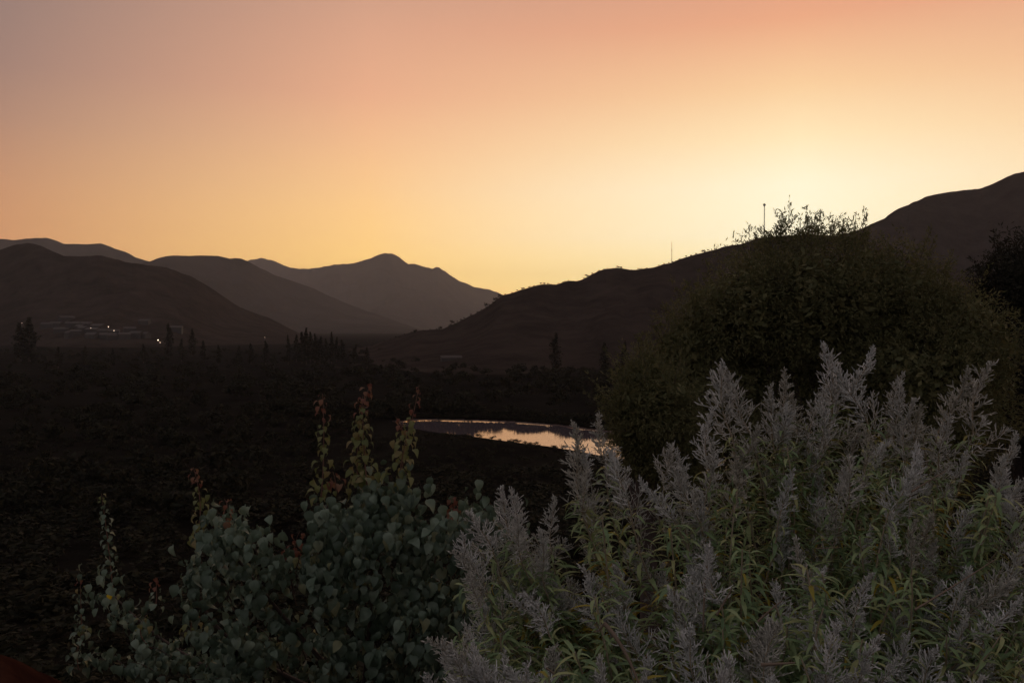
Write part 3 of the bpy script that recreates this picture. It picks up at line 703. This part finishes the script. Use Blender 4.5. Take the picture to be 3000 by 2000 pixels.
# ------------------------------------------------------------------ flowering bush
M_bud = leaf_mat('silver_bud', [(0, (0.36, 0.37, 0.34)), (0.5, (0.57, 0.575, 0.54)), (1, (0.77, 0.77, 0.73))], 0.15, 0.8, 0.1, 0.35, (0.72, 0.68, 0.58))
M_vl = [leaf_mat('lance_leaf', [(0, (0.14, 0.22, 0.10)), (0.45, (0.24, 0.34, 0.15)), (0.8, (0.33, 0.41, 0.19)), (1, (0.42, 0.42, 0.18))], 0.3, 0.45, 0.35, 0.2),
        leaf_mat('yellowing_lance_leaf', [(0, (0.3, 0.26, 0.04)), (1, (0.42, 0.33, 0.05))], 0.3, 0.5, 0.3, 0.2)]
M_stalk = plain_mat('pale_stalk', (0.30, 0.25, 0.17), 0.8)
M_wood = plain_mat('bush_wood', (0.17, 0.125, 0.085), 0.85)
vl_prof = [(0, .12), (.15, .6), (.35, 1), (.6, .85), (.82, .42), (1, .02)]
vl_shapes0 = [leaf_mesh('v', 1.0, w, vl_prof, fd, bd, None, tw_, 0, i) for i, (w, fd, bd, tw_) in enumerate([(.17, .5, .7, .2), (.15, .7, 1.2, -.2), (.18, .4, 1.7, .3), (.16, .6, 1.0, -.4), (.14, .8, 2.1, 0.)])]
vl_shapes = {0: vl_shapes0, 1: vl_shapes0}
vl_shared = {k: [mesh_from('lance_leaf', V, T, [M_vl[k]], None, True) for V, T in vl_shapes0] for k in (0, 1)}
def panicle(seed, nodes=13, wmax=0.24, subs=3):
    """unit-long spray of bud spikes on forked side twigs, axis +Z"""
    g = np.random.default_rng(seed); mb = MB()
    fx = np.linspace(0, 1, 7)
    ax = np.c_[0.09 * (np.sin(fx * 3 + seed) - math.sin(seed)), 0.09 * (np.cos(fx * 2.3 + seed) - math.cos(seed)), fx * .97]
    mb.tube(ax, np.linspace(.011, .005, 7), 4, 1)
    def spike(p0, d0, l_, wd):
        dt = 5; q = np.linspace(0, 1, dt)[:, None]
        side = nrm(np.cross(d0, g.normal(size=3))) * l_ * g.normal() * .24
        pts = p0 + d0 * l_ * q + (np.array([0, 0, 1]) * l_ * .22 + side) * q * q
        w = wd * np.array([.4, 1.45, .6, 1.3, .4]) * (0.8 + .4 * g.random(dt))
        mb.tube(pts, w, 3, 0)
        return pts
    for i in range(nodes):
        f = ((i + .5) / nodes) ** .9
        L_ = wmax * (1 - f) ** .55 * (0.6 + 0.4 * min(1, f * 5)) + 0.05
        for j in range(2 + (g.random() < .75)):
            an = i * 1.35 + j * 2.3 + g.normal() * .45
            o = np.array([math.cos(an), math.sin(an), 0]); el = 0.45 + 0.65 * f + g.normal() * .22
            d0 = o * math.cos(el) + np.array([0, 0, math.sin(el)]); l_ = L_ * (0.55 + .75 * g.random())
            p0 = np.array([np.interp(f, fx, ax[:, 0]), np.interp(f, fx, ax[:, 1]), f * .95])
            pts = spike(p0, d0, l_, .0068)
            for _ in range(subs if f < .7 else max(1, subs - 1)):
                h = int(g.integers(1, 4)); d1 = nrm(d0 + g.normal(size=3) * .55 + (0, 0, .35))
                spike(pts[h], d1, l_ * (.18 + .3 * g.random()) + .022, .0066)
    return mb
pan_mb = [panicle(s, 17, w_, 5) for s, w_ in ((3, .18), (4, .23), (5, .16), (6, .26), (7, .2))] + [panicle(s, 8, w_, 3) for s, w_ in ((13, .34), (14, .42), (15, .3), (16, .38))]
pan_me = [p_.mesh('flower_panicle', [M_bud, M_stalk]) for p_ in pan_mb]
VB = np.array([at(2330, 1000, 3.0)[0], 3.0, 0.0]); VB[2] = gz(VB[0], VB[1])
vb_root = empty('flowering_bush', VB)
tag(vb_root, 'large bush of narrow green leaves topped with grey-lilac flower sprays, right foreground', 'bush')
vl = Leaves(VB)
g = np.random.default_rng(101)
pan_small = []          # the ones joined
n_pan = 0
def place_panicle(p, d, ln_, small=False, on=None):
    global n_pan
    i = int(g.integers(5, 9)) if small else int(g.integers(0, 5))
    z = nrm(d); x = nrm(np.cross(z, g.normal(size=3))); y_ = np.cross(z, x); B = np.stack([x, y_, z], -1) * ln_ * np.array([[1.15, 1.15, 1]])
    if n_pan < 299:
        link('flower_panicle', pan_me[i], on or vb_root, M=Matrix([[*B[r_], (p - VB)[r_]] for r_ in range(3)] + [[0, 0, 0, 1]])); n_pan += 1
    else: pan_small.append((i, B, p))
def flower_shoot(px, py, Y, pl, lean=0.0, leafy=0.45, nside=2, flower=True):
    tip = at(px, py, Y)
    root_p = VB + np.array([g.normal() * .22 + (tip[0] - VB[0]) * 0.45, g.normal() * .15 + (tip[1] - VB[1]) * .4, 0.15])
    d = nrm(np.array([lean + (tip[0] - VB[0]) * .16 + g.normal() * .13, g.normal() * .16 - 0.06, 1.0]))
    s = tip - d * pl                                   # foot of the panicle
    ctrl = s - d * np.linalg.norm(s - root_p) * .5
    cv = bez(root_p, ctrl, s, 14)
    mb = MB(); mb.tube(cv - VB, np.linspace(.006, .0024, 14), 5); st = link('stem', mb.mesh('stem', [M_stalk], True), vb_root)
    if flower: place_panicle(s, d, pl, False, st)
    seg = np.linalg.norm(np.diff(cv, axis=0), axis=1); cum = np.r_[0, np.cumsum(seg)]; tot = cum[-1]
    lt = min(leafy, tot * .9); n_ = int(lt / .022)
    yel = g.random() < .22
    for k_ in range(n_):
        t_ = tot - lt + lt * (k_ + .5) / n_
        i = min(12, np.searchsorted(cum, t_) - 1); p = cv[i] + (cv[i + 1] - cv[i]) * ((t_ - cum[i]) / seg[i]); ta = nrm(cv[i + 1] - cv[i])
        u = nrm(np.cross(ta, (0.2, 1, 0.1))); v = np.cross(ta, u); a0 = k_ * 1.05 + g.normal() * .2
        for j in range(3):
            an = a0 + j * 2.094 + g.normal() * .2; o = u * math.cos(an) + v * math.sin(an)
            sc = .108 * (0.65 + .55 * g.random()) * (1 - .25 * k_ / n_)
            kd = 1 if (yel and k_ < n_ * .5 and g.random() < .6) or g.random() < .03 else 0
            vl.add(p + o * .003, o * .85 + ta * (.38 + .25 * g.normal()), ta * .8 - o * .4, sc, kd, int(g.integers(5)), 0, st)
    for _ in range(nside):
        t_ = tot - lt * .5 * g.random() ** 1.5; i = min(12, max(0, np.searchsorted(cum, t_) - 1)); ta = nrm(cv[i + 1] - cv[i])
        o = nrm(np.cross(ta, g.normal(size=3))); place_panicle(cv[i], ta * .8 + o * .55, pl * (.4 + .4 * g.random()), True, st)
# shoots that shape the outline
key = [(2105, 1060, 3.3, .32, -.05), (2150, 1085, 3.3, .30, .05), (2085, 1190, 3.2, .30, -.1), (2275, 1083, 3.35, .26, .12), (2225, 1130, 3.3, .28, .0), (2440, 1005, 3.4, .34, -.04), (2530, 1012, 3.4, .34, .06), (2490, 1070, 3.3, .30, 0), (2405, 1150, 3.3, .26, -.1),
       (2640, 1095, 3.4, .22, .12), (2600, 1130, 3.35, .3, .1), (2690, 1165, 3.3, .28, .1), (2720, 1190, 3.3, .24, .2), (2350, 1150, 3.35, .24, 0), (2390, 1130, 3.4, .22, .05), (2310, 1185, 3.3, .26, .1), (2790, 1068, 3.4, .36, -.05), (2905, 1058, 3.4, .38, .08), (2770, 1230, 3.3, .3, -.1), (2950, 1260, 3.3, .3, .15),
       (1775, 1218, 3.1, .24, -.02), (1635, 1247, 3.1, .30, -.16), (1690, 1310, 3.1, .26, -.05), (1820, 1310, 3.1, .24, .05), (1930, 1300, 3.1, .26, -.15), (1970, 1320, 3.1, .26, -.1), (1900, 1380, 3.0, .28, -.3), (2010, 1370, 3.0, .26, -.3), (1440, 1435, 3.0, .24, -.08), (1520, 1428, 3.05, .24, .06), (1600, 1465, 3.0, .26, .1),
       (1400, 1480, 2.95, .24, -.2), (1370, 1560, 2.9, .24, -.25), (1335, 1600, 2.9, .22, -.3), (1345, 1700, 2.8, .22, -.35), (1255, 1850, 2.6, .24, -.6), (1290, 1920, 2.55, .22, -.6), (1560, 1540, 2.95, .26, 0), (1480, 1530, 2.9, .26, -.1), (2060, 1290, 3.15, .28, -.1), (2180, 1230, 3.2, .3, .05), (2140, 1330, 3.1, .3, 0)]
for x, y_, Y, pl, ln_ in key: flower_shoot(x, y_, Y, pl * (.72 + .2 * g.random()), ln_ + g.normal() * .05, .5, int(g.integers(2, 5)))
top_line = np.array([(1260, 1950), (1300, 1880), (1350, 1650), (1400, 1540), (1520, 1510), (1640, 1560), (1700, 1450), (1800, 1400), (1900, 1480), (2000, 1440), (2080, 1320), (2200, 1240), (2330, 1270), (2480, 1180), (2600, 1230), (2720, 1320), (2800, 1330), (2900, 1290), (3000, 1350), (3100, 1380)], float)
bush_gaps = [(1970, 1590, 55), (1790, 1850, 75), (1690, 1950, 60), (2980, 1560, 50), (1680, 1560, 40)]
k = 0
while k < 235:
    x = 1260 + 1850 * g.random(); t0 = np.interp(x, top_line[:, 0], top_line[:, 1]); y_ = t0 + (2120 - t0) * g.random() ** .95
    if any(math.hypot(x - a, y_ - b) < c for a, b, c in bush_gaps): continue
    f = (y_ - t0) / (2120 - t0 + 1e-6); Y = 3.2 - 1.0 * f + g.normal() * .10
    if x < 1500: Y = max(Y, 2.5)
    fl = g.random() < .60
    flower_shoot(x, y_, max(2.05, Y), (.14 + .10 * g.random()) if fl else .03, (x - 2350) / 1900 * .5 + g.normal() * .16, .42 if fl else .5, (2 if g.random() < .5 else 1) if fl else 0, fl); k += 1
vl.build(vb_root, vl_shapes, M_vl, vl_shared, 300, 'foliage')
if pan_small:
    mb = MB()
    for i, B, p in pan_small:
        V = np.concatenate(pan_mb[i].V); T = np.concatenate(pan_mb[i].T); Mi = np.concatenate(pan_mb[i].M)
        for m_ in (0, 1):
            mb.add(V @ B.T + (p - VB), T[Mi == m_], m_)
    tag(link('flower_sprays', mb.mesh('flower_sprays', [M_bud, M_stalk]), vb_root), kind='stuff')
# bare woody branches showing inside the bush
for pts, r0 in (([(1770, 1825, 2.5), (1830, 1885, 2.45), (1875, 2010, 2.4)], .009), ([(1770, 1825, 2.5), (1760, 1850, 2.52), (1740, 1850, 2.55)], .004), ([(2075, 1620, 2.75), (2062, 1720, 2.7), (2060, 1850, 2.65)], .006), ([(2670, 1440, 2.9), (2720, 1408, 2.95), (2770, 1380, 3.0)], .0045), ([(2680, 1785, 2.3), (2790, 1720, 2.4), (2920, 1635, 2.5)], .0035),
                ([(2230, 1946, 2.1), (2280, 1944, 2.1), (2330, 1940, 2.1)], .006), ([(2390, 1606, 2.7), (2430, 1604, 2.7), (2460, 1603, 2.7)], .003), ([(1600, 1955, 2.5), (1630, 1975, 2.5), (1660, 2010, 2.5)], .004), ([(2100, 1800, 2.3), (2125, 1760, 2.3), (2145, 1720, 2.3)], .004), ([(2220, 1820, 2.2), (2250, 1790, 2.2), (2290, 1760, 2.2)], .004)):
    c = bez(*[np.array(at(*q)) for q in pts], 8); mb = MB(); mb.tube(c - VB, np.linspace(r0 * .8, r0 * .35, 8), 6); link('bare_branch', mb.mesh('bare_branch', [M_wood], True), vb_root)

# ------------------------------------------------------------------ haze
mh, t = new_mat('evening_haze')
pv = t.nodes.new('ShaderNodeVolumePrincipled'); pv.inputs['Color'].default_value = (0.92, 0.9, 0.9, 1); pv.inputs['Density'].default_value = HAZE; pv.inputs['Anisotropy'].default_value = 0.3
oh = t.nodes.new('ShaderNodeOutputMaterial'); t.links.new(pv.outputs[0], oh.inputs['Volume'])
mb = MB(); mb.box((-15000, -15000, -3), (15000, 15000, 950))
hz = link('haze', mb.mesh('haze', [mh])); tag(hz, 'thin evening haze lying over the whole valley', kind='stuff')
